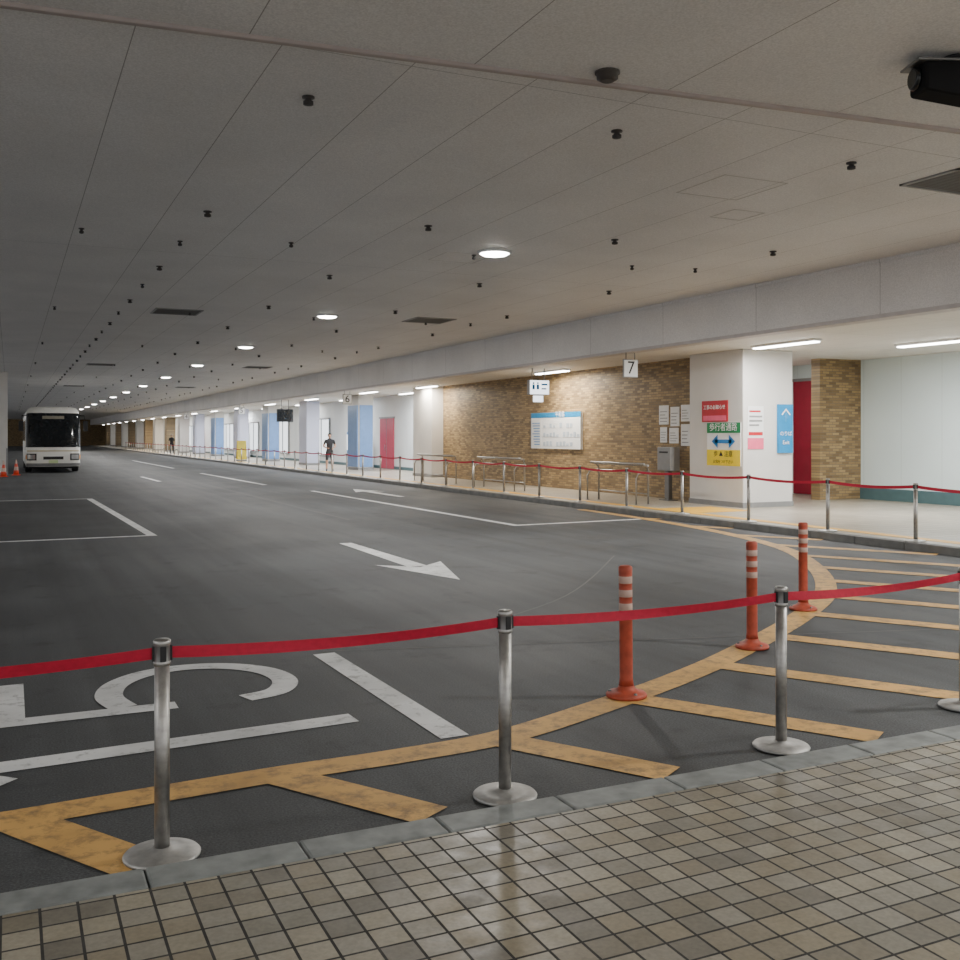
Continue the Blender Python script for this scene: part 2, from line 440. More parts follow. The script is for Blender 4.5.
while y < XE-4:
    batten(14.3, y, power=230 if y < 125 else 0, col=(0.95,0.98,1.0) if k < 8 else (1.0,0.86,0.66))
    batten(16.2, y, power=150 if y < 80 else 0, col=(0.93,0.97,1.0))
    y += 9.2; k += 1
for (x, y) in ((-4, -2.5), (2.5, -4.0), (8.5, -2.5)):  # unseen battens behind the camera, added to light the near platform
    batten(x, y, power=70, col=(1.0,0.97,0.93), z=ZC-0.018)
for y in range(4, 120, 19):  # unseen left row, added to brighten the hall and the bus
    batten(-6.5, y, power=130, col=(1.0,0.98,0.95), z=ZC-0.018)

# ------------------------------------------------------------ road markings
def strip(bm, pts, w, z=0.004):
    pts = [Vector((p[0],p[1])) for p in pts]; L=[]; R=[]
    for i, p in enumerate(pts):
        if i == 0: t = pts[1]-pts[0]
        elif i == len(pts)-1: t = pts[-1]-pts[-2]
        else: t = (pts[i+1]-pts[i]).normalized()+(pts[i]-pts[i-1]).normalized()
        t.normalize(); n = Vector((-t.y,t.x))
        k = 1.0
        if 0 < i < len(pts)-1:
            c = n.dot(Vector((-(pts[i]-pts[i-1]).normalized().y,(pts[i]-pts[i-1]).normalized().x))); k = 1/max(c,0.6)
        L.append(bm.verts.new((p.x+n.x*w/2*k,p.y+n.y*w/2*k,z))); R.append(bm.verts.new((p.x-n.x*w/2*k,p.y-n.y*w/2*k,z)))
    for i in range(len(pts)-1):
        bm.faces.new((L[i],R[i],R[i+1],L[i+1]))
def smooth_poly(pts, n=8):
    out=[]; P=[Vector(p) for p in pts]
    for i in range(len(P)-1):
        p0=P[max(i-1,0)];p1=P[i];p2=P[i+1];p3=P[min(i+2,len(P)-1)]
        for k in range(n):
            t=k/n
            out.append(0.5*((2*p1)+(p2-p0)*t+(2*p0-5*p1+4*p2-p3)*t*t+(3*p1-p0-3*p2+p3)*t**3))
    out.append(P[-1]); return out
curve = [(0.0,5.03),(0.65,5.08),(1.3,5.12),(1.95,5.13),(2.6,5.2),(3.46,5.52),(4.385,5.93),(5.35,6.45),(6.91,7.43),(8.28,8.5),(9.67,10.11),(10.9,12.1),(11.7,14.7),(12.1,17.5),(12.28,20.5)]
cs = [Vector((-8,4.98))] + smooth_poly(curve, 8)
bm = bmesh.new(); strip(bm, cs, 0.235, 0.005)
nx, ny = 0.854, 0.52; dx, dy = 0.52, -0.854
cc = [(p[0]*nx+p[1]*ny, p[0]*dx+p[1]*dy) for p in cs]
clist = [-3.4,-2.2,-1.0,0.2,1.45,2.63,3.72,4.86,6.11,7.37,8.7,10.0,11.2,12.4,13.6,14.8,16.0,17.2,18.4,19.6]
for c in clist:
    s0 = None
    for i in range(len(cc)-1):
        if cc[i][0] <= c <= cc[i+1][0]:
            f = (c-cc[i][0])/(cc[i+1][0]-cc[i][0]); s0 = cc[i][1]+f*(cc[i+1][1]-cc[i][1]); break
    if s0 is None: continue
    s1 = min((4.26-c*ny)/dy, (12.36-c*nx)/dx)
    if s1-s0 < 0.15: continue
    strip(bm, [(c*nx+s0*dx, c*ny+s0*dy),(c*nx+s1*dx, c*ny+s1*dy)], 0.24, 0.0055)
obj('yellow_hatch_marking', mesh_from(bm, 'hatch', ['yellow']))

def line(name, pts, w, z=0.004):
    bm = bmesh.new(); strip(bm, pts, w, z); obj(name, mesh_from(bm, name, ['white_paint']))
line('lane_line_marking', [(2.34,5.32),(2.28,7.8)], 0.18)
line('lane_line_marking', [(8.7,31.1),(8.95,17.4),(12.1,17.6)], 0.16)
line('parking_bay_marking', [(-3.2,29.8),(2.0,29.8),(2.26,18.35),(-3.2,18.2)], 0.16)
line('lane_line_marking', [(8.25,35.6),(8.1,48)], 0.16)
line('lane_line_marking', [(5.2,40),(5.1,45)], 0.16)
line('lane_line_marking', [(8.0,56),(7.9,75)], 0.16)
boxobj('asphalt_patch', (-3.1, 18.5, 0.0, 2.1, 29.6, 0.002), 'asphalt_patch')
def arrow(y_tip, y_tail, x, name='direction_arrow_marking', hl=1.5, hw=0.48, sgn=1):
    bm = bmesh.new(); z = 0.004; yb = y_tip+hl*sgn
    a = [bm.verts.new(p) for p in ((x-0.10,y_tail,z),(x+0.10,y_tail,z),(x+0.14,yb-0.1*sgn,z),(x-0.14,yb-0.1*sgn,z))]
    bm.faces.new(a)
    h = [bm.verts.new(p) for p in ((x-hw,yb+0.25*sgn,z+.0005),(x,yb-0.2*sgn,z+.0005),(x+hw,yb+0.25*sgn,z+.0005),(x,y_tip,z+.0005))]
    bm.faces.new((h[0],h[1],h[3])); bm.faces.new((h[1],h[2],h[3]))
    obj(name, mesh_from(bm, name, ['white_paint']))
arrow(11.1, 15.7, 4.95)
arrow(31.5, 27.0, 10.2, sgn=-1)
r = root('bay_number_marking', (0,0,0))
bm = bmesh.new()
strip(bm, [(-0.32,5.83),(1.93,5.95)], 0.19, 0.004)
strip(bm, [(-0.30,5.84),(-0.02,5.56)], 0.16, 0.0045)
obj('digit_one', mesh_from(bm, 'digit_one', ['white_paint']), r)
bm = bmesh.new()
strip(bm, [(0.0,7.75),(0.0,6.72),(0.98,6.72)], 0.17, 0.004)
bowl = [(0.66,6.80),(0.60,7.12),(0.68,7.45),(0.90,7.70),(1.2,7.78),(1.50,7.68),(1.72,7.42),(1.78,7.08),(1.66,6.80),(1.42,6.70)]
strip(bm, smooth_poly(bowl, 6), 0.18, 0.0045)
obj('digit_five', mesh_from(bm, 'digit_five', ['white_paint']), r)
bm = bmesh.new()
strip(bm, smooth_poly([(3.3,8.0),(5.5,9.5),(8.0,12.4)],8), 0.018, 0.0025)
strip(bm, [(2.3,7.9),(9.5,5.9)], 0.015, 0.0025)
strip(bm, [(6.4,20),(6.4,60)], 0.03, 0.0025)
obj('asphalt_joint_lines', mesh_from(bm, 'joint', [simple('joint_tar', (0.12,0.12,0.12), 0.7)]))

bm = bmesh.new()
box(bm, 12.93, 9.0, SW, 13.2, 120, SW+0.005); box(bm, 12.93, 17.2, SW, 14.6, 18.6, SW+0.006)
obj('tactile_paving', mesh_from(bm, 'tactile', ['tactile']))

# ------------------------------------------------------------ belt stanchions
bmh = bmesh.new()
lathe(bmh, [(0.155,0.0),(0.157,0.008),(0.150,0.016),(0.10,0.024),(0.045,0.030),(0.036,0.04)], 40)
st_base = mesh_from(bmh, 'stanchion_base', ['steel_base'])
bmh = bmesh.new(); lathe(bmh, [(0.031,0.03),(0.031,0.79)], 28); st_post = mesh_from(bmh, 'stanchion_post', ['steel'])
bmh = bmesh.new()
lathe(bmh, [(0.031,0.79),(0.036,0.795),(0.036,0.805),(0.034,0.81),(0.034,0.875),(0.036,0.88),(0.036,0.893),(0.030,0.90),(0.0001,0.902)], 28,
      mis=[0,0,0,2,0,0,0,0])
for a in range(4):
    m = Matrix.Rotation(a*math.pi/2, 4, 'Z')
    box(bmh, 0.028,-0.012,0.812,0.040,0.012,0.873, 1, mat=m)
st_head = mesh_from(bmh, 'stanchion_head', ['steel','black','steel_dark'])
def stanchion(p, q=None, sag=0.02, z=0.0):
    r = root('belt_stanchion', (p[0],p[1],z))
    obj('base', st_base, r); obj('post', st_post, r); obj('head', st_head, r)
    if q:
        d = Vector((q[0]-p[0], q[1]-p[1], 0)); L = d.length; u = d.normalized(); n = Vector((-u.y,u.x,0))
        bm = bmesh.new(); N = 14; prev=None
        for i in range(N+1):
            t = i/N; s = 0.036+(L-0.072)*t
            c = u*s; zc = 0.843-sag*4*t*(1-t)
            tw = 0.006*math.sin(t*math.pi*2)
            vs=[bm.verts.new((c.x+n.x*e+n.x*tw*sg, c.y+n.y*e+n.y*tw*sg, zc+hh)) for (e,hh,sg) in ((-0.0012,-0.024,-1),(0.0012,-0.024,-1),(0.0012,0.024,1),(-0.0012,0.024,1))]
            if prev:
                for a in range(4):
                    b=(a+1)%4; bm.faces.new((prev[a],prev[b],vs[b],vs[a]))
            else: bm.faces.new(vs)
            prev=vs
        bm.faces.new(prev)
        obj('belt', mesh_from(bm,'belt',['belt']), r)
near = [(-2.8,4.33),(-1.1,4.33),(0.572,4.325),(2.172,4.336),(3.915,4.358),(5.56,4.5),(7.2,4.5)]
for i, p in enumerate(near): stanchion(p, near[i+1] if i+1 < len(near) else None, sag=0.025, z=0.006)
far = [(12.66,7.2),(12.66,9.2),(12.64,11.1),(12.66,12.95),(12.68,15.0),(12.70,17.1),(12.72,19.2)]
y = 21.3
while y < 130: far.append((12.74, y)); y += 2.1
for i, p in enumerate(far): stanchion(p, far[i+1] if i+1 < len(far) else None, sag=0.04, z=SW+0.004)

# ------------------------------------------------------------ delineator posts
bmh = bmesh.new()
lathe(bmh, [(0.135,0.0),(0.137,0.015),(0.125,0.028),(0.085,0.04),(0.06,0.055),(0.050,0.075)], 32); dp_base = mesh_from(bmh,'dbase',['orange'])
bmh = bmesh.new()
prof=[(0.050,0.075),(0.044,0.12),(0.044,0.575),(0.045,0.577),(0.045,0.625),(0.044,0.627),(0.044,0.665),(0.045,0.667),(0.045,0.715),(0.044,0.717),(0.044,0.755),(0.045,0.757),(0.045,0.805),(0.044,0.807),(0.046,0.835),(0.046,0.865),(0.035,0.875)]
mis=[0,0,0,1,0,0,0,1,0,0,0,1,0,0,0,0,0]
lathe(bmh, prof, 28, mis=mis); dp_post = mesh_from(bmh,'dpost',['orange','refl'])
for p in ((3.74,5.65),(5.54,6.51),(7.22,7.72)):
    r = root('traffic_delineator_post', (p[0],p[1],0.007)); r.rotation_euler = (random.uniform(-0.01,0.01),random.uniform(-0.01,0.01),0)
    obj('base', dp_base, r); obj('post', dp_post, r)
    bm = bmesh.new()
    for a in range(3):
        lathe(bm, [(0.012,0.02),(0.012,0.038),(0.006,0.042)], 8, c=(0.11*math.cos(a*2.1+.5),0.11*math.sin(a*2.1+.5),0))
    obj('anchor_bolts', mesh_from(bm,'bolts',['steel_dark']), r)

# ------------------------------------------------------------ leaning rails
def rail(y0, y1, x=13.6):
    r = root('leaning_rail', (x, y0, SW)); L = y1-y0
    bm = bmesh.new()
    for yy in (0.1, L-0.1):
        tube(bm, [(0.12,yy,0),(0.12,yy,0.80),(0.06,yy,0.93),(-0.06,yy,0.96)], 0.024, 10)
        tube(bm, [(-0.22,yy,0),(-0.22,yy,0.62),(-0.16,yy,0.74),(0.12,yy,0.76)], 0.020, 10)
    for (xx,zz) in ((-0.06,0.96),(0.05,0.93),(0.12,0.76)):
        tube(bm, [(xx,0,zz),(xx,L,zz)], 0.026, 10)
    tube(bm, [(0.12,0.1,0.25),(0.12,L-0.1,0.25)], 0.016, 8)
    for yy in (0.1, L-0.1):
        lathe(bm, [(0.06,0),(0.06,0.01)], 16, c=(0.12,yy,0)); lathe(bm, [(0.05,0),(0.05,0.01)], 16, c=(-0.22,yy,0))
    obj('frame', mesh_from(bm,'rail',['steel']), r)
rail(19.7, 22.1); rail(26.0, 29.0); rail(31.0, 34.2)

# ------------------------------------------------------------ wall boards & signs
def board(name, face, x, y, z, w, h, mats, th=0.03):
    r = root(name, (x,y,z))
    for i, (u0,v0,u1,v1,m) in enumerate(mats):
        t0 = 0 if i == 0 else th; t1 = th if i == 0 else th+0.004+0.001*i
        if face == 'road': b=(-t1, -u1*w, v0*h, -t0, -u0*w, v1*h)
        else: b=(u0*w, -t1, v0*h, u1*w, -t0, v1*h)
        boxobj('panel' if i==0 else 'graphic_%d'%i, b, m, r)
    return r
g = [(0,0,1,1,'white'),(0,0.86,1,1,'skyblue'),(0.02,0.04,0.22,0.8,'paper')]
g += [(0.0,0.0,0.012,1,'steel_dark'),(0.988,0,1,1,'steel_dark')]
r = board('route_map_board','road',15.495,28.95,1.35,3.2,1.14,g,0.05)
random.seed(3)
bm = bmesh.new()
for i in range(11):
    for j in range(3):
        u=0.27+0.72*i/11; v=0.08+0.25*j
        if random.random()<0.8: box(bm, -0.062, -(u+0.045)*3.2, v*1.14, -0.056, -u*3.2, (v+random.uniform(0.06,0.14))*1.14)
obj('timetable_text', mesh_from(bm,'tt',[simple('print_gray',(0.50,0.57,0.66),0.6)]), r)
bm = bmesh.new()
for j in range(9): box(bm,-0.066,-0.2*3.2,(0.1+j*0.075)*1.14,-0.060,-(0.035+random.uniform(0,0.05))*3.2,(0.125+j*0.075)*1.14)
obj('map_text', mesh_from(bm,'mt',[simple('print_blue',(0.12,0.28,0.56),0.6)]), r)
text('平和島', 0.2, (15.425, 27.0, 2.41), 'white', r, FACE_ROAD)
for (y,z,w,h) in ((21.85,2.05,0.42,0.5),(21.35,2.0,0.38,0.5),(20.9,2.12,0.38,0.42),(21.8,1.58,0.30,0.4),(21.4,1.56,0.40,0.4),(20.9,1.5,0.40,0.55)):
    g=[(0,0,1,1,'paper')]+[(0.12,0.14+0.17*i,0.12+random.uniform(0.5,0.76),0.18+0.17*i,'gray') for i in range(4)]
    board('paper_notice','road',15.495,y,z,w,h,g,0.01)
r = root('ticket_drop_box', (15.1, 20.9, SW))
boxobj('cabinet', (-0.15,-0.28,0.75,0.15,0.28,1.35), 'gray', r, bevel=0.02)
boxobj('slot', (-0.157,-0.18,1.2,-0.148,0.18,1.24), 'black', r)
boxobj('pedestal', (-0.06,-0.08,0.02,0.06,0.08,0.75), 'steel_dark', r)
boxobj('foot', (-0.15,-0.2,0,0.15,0.2,0.02), 'steel_dark', r)
r = board('warning_notice_sign','road',15.0,19.4,2.08,0.95,0.50,[(0,0,1,1,'red'),(0.06,0.06,0.94,0.30,'pink')],0.015)
text('工事のお知らせ', 0.115, (14.97, 18.92, 2.42), 'white', r, FACE_ROAD)
r = board('pedestrian_passage_sign','road',15.0,19.2,1.06,1.2,1.00,
    [(0,0,1,1,'white'),(0,0.76,1,1,'green'),(0,0,1,0.37,'signyellow')],0.015)
text('歩行者通路', 0.20, (14.97, 18.60, 1.06+0.885), 'white', r, FACE_ROAD)
text('歩 ▲ 注意', 0.15, (14.97, 18.60, 1.06+0.27), 'black', r, FACE_ROAD)
text('お気をつけ下さい', 0.09, (14.97, 18.60, 1.06+0.09), 'black', r, FACE_ROAD)
bm = bmesh.new()
for sgn in (1,-1):
    for tri in (((0.42,0),(0.2,0.16),(0.2,0.08)),((0.42,0),(0.2,-0.08),(0.2,-0.16)),((0.3,0.045),(0.0,0.045),(0.0,-0.045),(0.3,-0.045)),((0.42,0),(0.2,0.08),(0.2,-0.08))):
        bm.faces.new([bm.verts.new((-0.025, -0.6+sgn*o, 0.565+zz)) for o,zz in tri])
obj('double_arrow', mesh_from(bm,'darrow',['signblue']), r)
r = board('stop_notice_poster','cam',15.12,17.93,1.45,0.46,0.98,
    [(0,0,1,1,'paper'),(0,0,1,0.26,'pink'),(0.06,0.32,0.94,0.40,'red'),(0.1,0.86,0.8,0.90,'red'),(0.1,0.74,0.9,0.78,'gray'),(0.1,0.64,0.9,0.68,'gray'),(0.1,0.54,0.7,0.58,'gray')],0.012)
r = board('direction_sign_board','cam',15.98,17.93,1.36,0.42,1.12,[(0,0,1,1,'skyblue')],0.06)
text('↑', 0.42, (16.19, 17.86, 2.2), 'white', r, FACE_CAM)
text('のりば', 0.12, (16.19, 17.86, 1.8), 'white', r, FACE_CAM)
text('Exit', 0.13, (16.19, 17.86, 1.6), 'white', r, FACE_CAM)

def numsign(num, y):
    r = root('bay_number_sign', (12.95, y, ZS-0.052))
    boxobj('plate', (-0.2,-0.02,-0.57,0.2,0.02,-0.15), 'steel_dark', r, bevel=0.01)
    boxobj('face', (-0.18,-0.026,-0.55,0.18,-0.02,-0.17), 'white', r)
    bm=bmesh.new(); tube(bm,[(-0.12,0,0),(-0.12,0,-0.17)],0.01); tube(bm,[(0.12,0,0),(0.12,0,-0.17)],0.01)
    obj('hangers', mesh_from(bm,'hang',['steel_dark']), r)
    text(num, 0.42, (12.95, y-0.03, ZS-0.41), 'black', r, FACE_CAM)
numsign('7',19.4); numsign('6',40.8); numsign('5',62.2); numsign('4',83.6)
r = root('information_light_box', (13.9, 25.6, ZS))
boxobj('housing', (-0.33,-0.08,-0.78,0.33,0.08,-0.34), 'gray', r, bevel=0.02)
boxobj('face', (-0.31,-0.09,-0.76,0.31,-0.078,-0.36), 'litsign', r)
boxobj('sub_plate', (-0.14,-0.05,-0.98,0.14,0.05,-0.80), 'litsign', r)
bm=bmesh.new(); tube(bm,[(-0.2,0,0),(-0.2,0,-0.36)],0.015); tube(bm,[(0.2,0,0),(0.2,0,-0.36)],0.015)
obj('hangers', mesh_from(bm,'hang',['steel_dark']), r)
bm=bmesh.new()
for xx in (-0.2,-0.06):
    sphere(bm,(xx,-0.095,-0.44),(0.03,0.004,0.03)); box(bm,xx-0.04,-0.098,-0.62,xx+0.04,-0.092,-0.48)
box(bm,0.06,-0.098,-0.50,0.26,-0.092,-0.45); box(bm,0.06,-0.098,-0.62,0.22,-0.092,-0.58)
obj('pictogram', mesh_from(bm,'pic',['signblue']), r)
r = root('hanging_monitor', (13.6, 54.0, ZS))
boxobj('screen', (-0.45,-0.06,-1.2,0.45,0.06,-0.5), 'black', r, bevel=0.02)
boxobj('display', (-0.41,-0.068,-1.16,0.41,-0.06,-0.54), 'glass_dark', r)
bm=bmesh.new(); tube(bm,[(-0.2,0,0),(-0.2,0,-0.52)],0.02); tube(bm,[(0.2,0,0),(0.2,0,-0.52)],0.02)
obj('hangers', mesh_from(bm,'hang',['steel_dark']), r)

# ------------------------------------------------------------ ceiling fittings
bm = bmesh.new()
def head(x,y,s=1.0):
    lathe(bm, [(0.055*s,ZC),(0.055*s,ZC-0.012),(0.028*s,ZC-0.018),(0.028*s,ZC-0.035),(0.044*s,ZC-0.04),(0.044*s,ZC-0.068),(0.02*s,ZC-0.075)], 12, c=(x,y,0))
yy = 8.4; k=0
while yy < 120:
    for xx in (-0.6,2.3,5.2,8.05,10.8):
        head(xx, yy-0.1*(xx-2.3)+random.uniform(-.1,.1))
        if xx in (2.3,) : head(xx-0.02, yy+2.3+4.6, 0.7)
        if k%2==0: head(xx+1.5 if xx<10 else xx-0.1, yy+6.5-0.08*xx, 0.7)
    yy += 4.65; k+=1
obj('ceiling_sprinkler_heads', mesh_from(bm,'sprk',[simple('sprinkler_dark',(0.04,0.035,0.035),0.5)]))
bm = bmesh.new(); lathe(bm,[(0.10,ZC),(0.10,ZC-0.015),(0.085,ZC-0.02),(0.085,ZC-0.055),(0.05,ZC-0.075)],20,c=(4.27,6.72,-0.015))
obj('smoke_detector', mesh_from(bm,'smk',[simple('detector_dark',(0.06,0.05,0.045),0.5)]))
def vent(x,y,w=1.05,l=1.05):
    r = root('ceiling_vent', (x,y,ZC))
    bm=bmesh.new()
    box(bm,-w/2,-l/2,-0.02,w/2,-l/2+0.04,0); box(bm,-w/2,l/2-0.04,-0.02,w/2,l/2,0)
    box(bm,-w/2,-l/2,-0.02,-w/2+0.04,l/2,0); box(bm,w/2-0.04,-l/2,-0.02,w/2,l/2,0)
    obj('frame', mesh_from(bm,'vf',['gray']), r)
    bm=bmesh.new(); n=14
    for i in range(n):
        yy=-l/2+0.06+i*(l-0.12)/n; box(bm,-w/2+0.04,yy,-0.016,w/2-0.04,yy+0.035,-0.004)
    box(bm,-w/2+0.03,-l/2+0.03,-0.003,w/2-0.03,l/2-0.03,0)
    obj('louvres', mesh_from(bm,'vl',['ventdark']), r)
vent(9.75,7.95,1.0,0.8)
for (x,y) in ((3.5,24),(9.45,23.1),(3.3,43),(9.4,42),(3.3,62),(9.4,61)): vent(x,y)
for (x,y,s) in ((7.6,9.3,0.9),(8.6,10.4,0.5),(6.6,14.8,0.8)):
    bm=bmesh.new(); w=s/2
    for b in ((-w,-w,w,-w+0.012),(-w,w-0.012,w,w),(-w,-w,-w+0.012,w),(w-0.012,-w,w,w)):
        box(bm,x+b[0],y+b[1],ZC-0.004,x+b[2],y+b[3],ZC)
    obj('ceiling_access_hatch', mesh_from(bm,'hatch_frame',[simple('hatch_seam',(0.5,0.48,0.47),0.6)]))
r = root('surveillance_camera', (6.5,5.34,ZC-0.015)); r.rotation_euler=(0,0,math.radians(-112))
bm=bmesh.new(); lathe(bm,[(0.09,0),(0.09,-0.02),(0.03,-0.03),(0.03,-0.10)],20); obj('mount', mesh_from(bm,'mnt',['black']), r)
bm=bmesh.new(); vs=box(bm,-0.13,-0.30,-0.38,0.13,0.30,-0.06)
for v in bm.verts:
    if v.co.y<0 and v.co.z<-0.2: v.co.z+=0.10
M['housing'] = simple('camera_housing', (0.012,0.012,0.013), 0.85)
M['housing'].node_tree.nodes['Principled BSDF'].inputs['Specular IOR Level'].default_value = 0.15
o=obj('housing', mesh_from(bm,'hs',['housing']), r, bevel=0.03)
bm=bmesh.new(); box(bm,-0.15,-0.36,-0.075,0.15,0.30,-0.055); obj('sunshield', mesh_from(bm,'ss',['steel_dark']), r, bevel=0.008)
bm=bmesh.new(); lathe(bm,[(0.085,0),(0.085,0.04),(0.07,0.05)],24,mat=Matrix.Translation((0,-0.29,-0.17))@Matrix.Rotation(math.pi/2,4,'X'))
obj('lens_hood', mesh_from(bm,'lh',['glass_dark']), r)

# ------------------------------------------------------------ bus
def bus(x,y,name='coach_bus'):
    r = root(name,(x,y,0)); W=1.2; L=11.0; H=3.15
    prof=[(0.30,0.06,0.03),(0.42,0.0,0.0),(0.9,-0.03,0.0),(1.25,0.0,0.0),(1.8,0.06,0.0),(2.4,0.14,0.01),(2.75,0.22,0.03),(2.95,0.34,0.07),(3.08,0.52,0.16),(3.15,0.85,0.36)]
    def front(z):
        for i in range(len(prof)-1):
            if prof[i][0] <= z <= prof[i+1][0]:
                t=(z-prof[i][0])/(prof[i+1][0]-prof[i][0]); return prof[i][1]*(1-t)+prof[i+1][1]*t, prof[i][2]*(1-t)+prof[i+1][2]*t
        return prof[-1][1:]
    def pt(u, z, off=0.0):
        f, ins = front(z); w_=W-ins
        ang=u*math.pi/2
        sx = math.copysign(abs(math.sin(ang))**0.55, math.sin(ang)); cy = abs(math.cos(ang))**0.55
        return Vector((sx*(w_+off), f+0.42*(1-cy)-off*cy, z))
    def side_ring(z):
        f, ins = front(z)
        pts=[pt(-1+2*i/24, z) for i in range(25)]
        pts+= [Vector((W-ins,L-0.25,z)),Vector((W-ins-0.2,L-ins*0.8,z)),Vector((-W+ins+0.2,L-ins*0.8,z)),Vector((-W+ins,L-0.25,z))]
        return pts
    bm=bmesh.new(); rings=[[bm.verts.new(p) for p in side_ring(q[0])] for q in prof]
    n=len(rings[0])
    for a in range(len(rings)-1):
        for i in range(n):
            j=(i+1)%n; f=bm.faces.new((rings[a][i],rings[a][j],rings[a+1][j],rings[a+1][i])); f.smooth = i<24
    bm.faces.new(list(reversed(rings[0]))); bm.faces.new(rings[-1])
    obj('body',mesh_from(bm,'body',['buswhite']),r)
    def wrap(name, zs, u0, u1, off, mat, n=24):
        bm=bmesh.new(); g=[[bm.verts.new(pt(u0+(u1-u0)*i/n, z, off)) for i in range(n+1)] for z in zs]
        for a in range(len(zs)-1):
            for i in range(n): f=bm.faces.new((g[a][i],g[a][i+1],g[a+1][i+1],g[a+1][i])); f.smooth=True
        return obj(name,mesh_from(bm,name,[mat]),r)
    wrap('windscreen',[1.22,1.5,1.8,2.1,2.4,2.6,2.75,2.84],-0.86,0.86,0.012,'glass_dark')
    wrap('destination_display',[2.56,2.70],-0.12,0.12,0.02,simple('display_amber',(0.28,0.26,0.2),0.4),6)
    wrap('front_grille',[0.64,0.78],-0.10,0.10,0.015,'black',8)
    wrap('bumper_trim',[0.33,0.46],-0.8,0.8,0.02,'gray')
    wrap('stripe',[1.02,1.07],-0.7,0.7,0.012,simple('stripe_tan',(0.5,0.42,0.25),0.4))
    for s in (-1,1):
        wrap('headlamp_surround',[0.60,0.75,0.92],s*0.26,s*0.72,0.014,'black',8)
        wrap('headlamp',[0.65,0.75,0.87],s*0.30,s*0.66,0.022,'headlamp',8)
        wrap('indicator',[0.66,0.86],s*0.73,s*0.82,0.02,'amber',3)
        wrap('fog_lamp',[0.36,0.44],s*0.25,s*0.45,0.028,'headlamp',4)
        bm=bmesh.new(); tube(bm,[(s*1.10,0.30,2.72),(s*1.34,-0.05,2.72),(s*1.40,-0.16,2.45)],0.025)
        box(bm,s*1.40-0.10,-0.22,1.98,s*1.40+0.10,-0.12,2.46)
        obj('mirror',mesh_from(bm,'mirror',['black']),r,bevel=0.03)
        bm=bmesh.new(); tube(bm,[pt(s*0.08,1.22,0.03),pt(s*0.40,1.36,0.03)],0.012); obj('wiper',mesh_from(bm,'wip',['black']),r)
        bm=bmesh.new()
        for i in range(6): box(bm, s*(W-0.005)-0.01, 0.9+i*1.6, 1.5, s*(W-0.005)+0.01, 0.9+i*1.6+1.55, 2.5)
        obj('side_windows',mesh_from(bm,'sidewin',['glass_dark']),r)
        for wy in (2.2,8.0):
            bm=bmesh.new(); m=Matrix.Translation((s*(W-0.14),wy,0.48))@Matrix.Rotation(math.pi/2,4,'Y')
            lathe(bm,[(0.25,-0.14),(0.44,-0.14),(0.48,-0.10),(0.48,0.10),(0.44,0.155),(0.25,0.155),(0.2,0.12)],28,mat=m,mis=[0,0,0,0,0,1,1])
            obj('wheel',mesh_from(bm,'wheel',['rubber','steel']),r)
    boxobj('number_plate',(-0.2,-0.05,0.47,0.2,-0.01,0.61),simple('plate_green',(0.55,0.65,0.35),0.5),r)
    boxobj('underbody',(-1.05,0.6,0.2,1.05,L-0.3,0.35),'black',r)
    return r
bus(1.86,51.4)
bus(-3.2,62.0)

def cone(x,y):
    r=root('traffic_cone',(x,y,0))
    bm=bmesh.new(); box(bm,-0.18,-0.18,0,0.18,0.18,0.03); lathe(bm,[(0.13,0.03),(0.10,0.22),(0.075,0.38),(0.05,0.52),(0.025,0.70)],20,mis=[0,1,0,1,0])
    obj('cone_body',mesh_from(bm,'cone',['coneorange','refl']),r)
cone(0.25,49.2); cone(-0.25,47.5)
r=root('folding_warning_sign',(13.8,66.3,SW))
bm=bmesh.new()
box(bm,-0.3,-0.25,0.05,0.3,-0.22,1.3,mat=Matrix.Rotation(math.radians(-9),4,'X'))
box(bm,-0.3,0.22,0.05,0.3,0.25,1.3,mat=Matrix.Rotation(math.radians(9),4,'X'))
obj('panels',mesh_from(bm,'aframe',['signyellow']),r)
boxobj('foot_rail',(-0.3,-0.25,0,0.3,0.25,0.06),'gray',r)
for (x,y,m) in ((16.4,50.0,'signblue'),(16.4,78.0,'white'),(16.4,99.0,'red')):
    r=root('vending_machine',(x,y,SW))
    boxobj('cabinet',(-0.4,-0.5,0,0.4,0.5,1.85),m,r,bevel=0.03)
    boxobj('display_window',(-0.42,-0.42,0.9,-0.39,0.42,1.7),'litpanel',r)
    boxobj('dispensing_slot',(-0.415,-0.35,0.2,-0.395,0.35,0.4),'black',r)

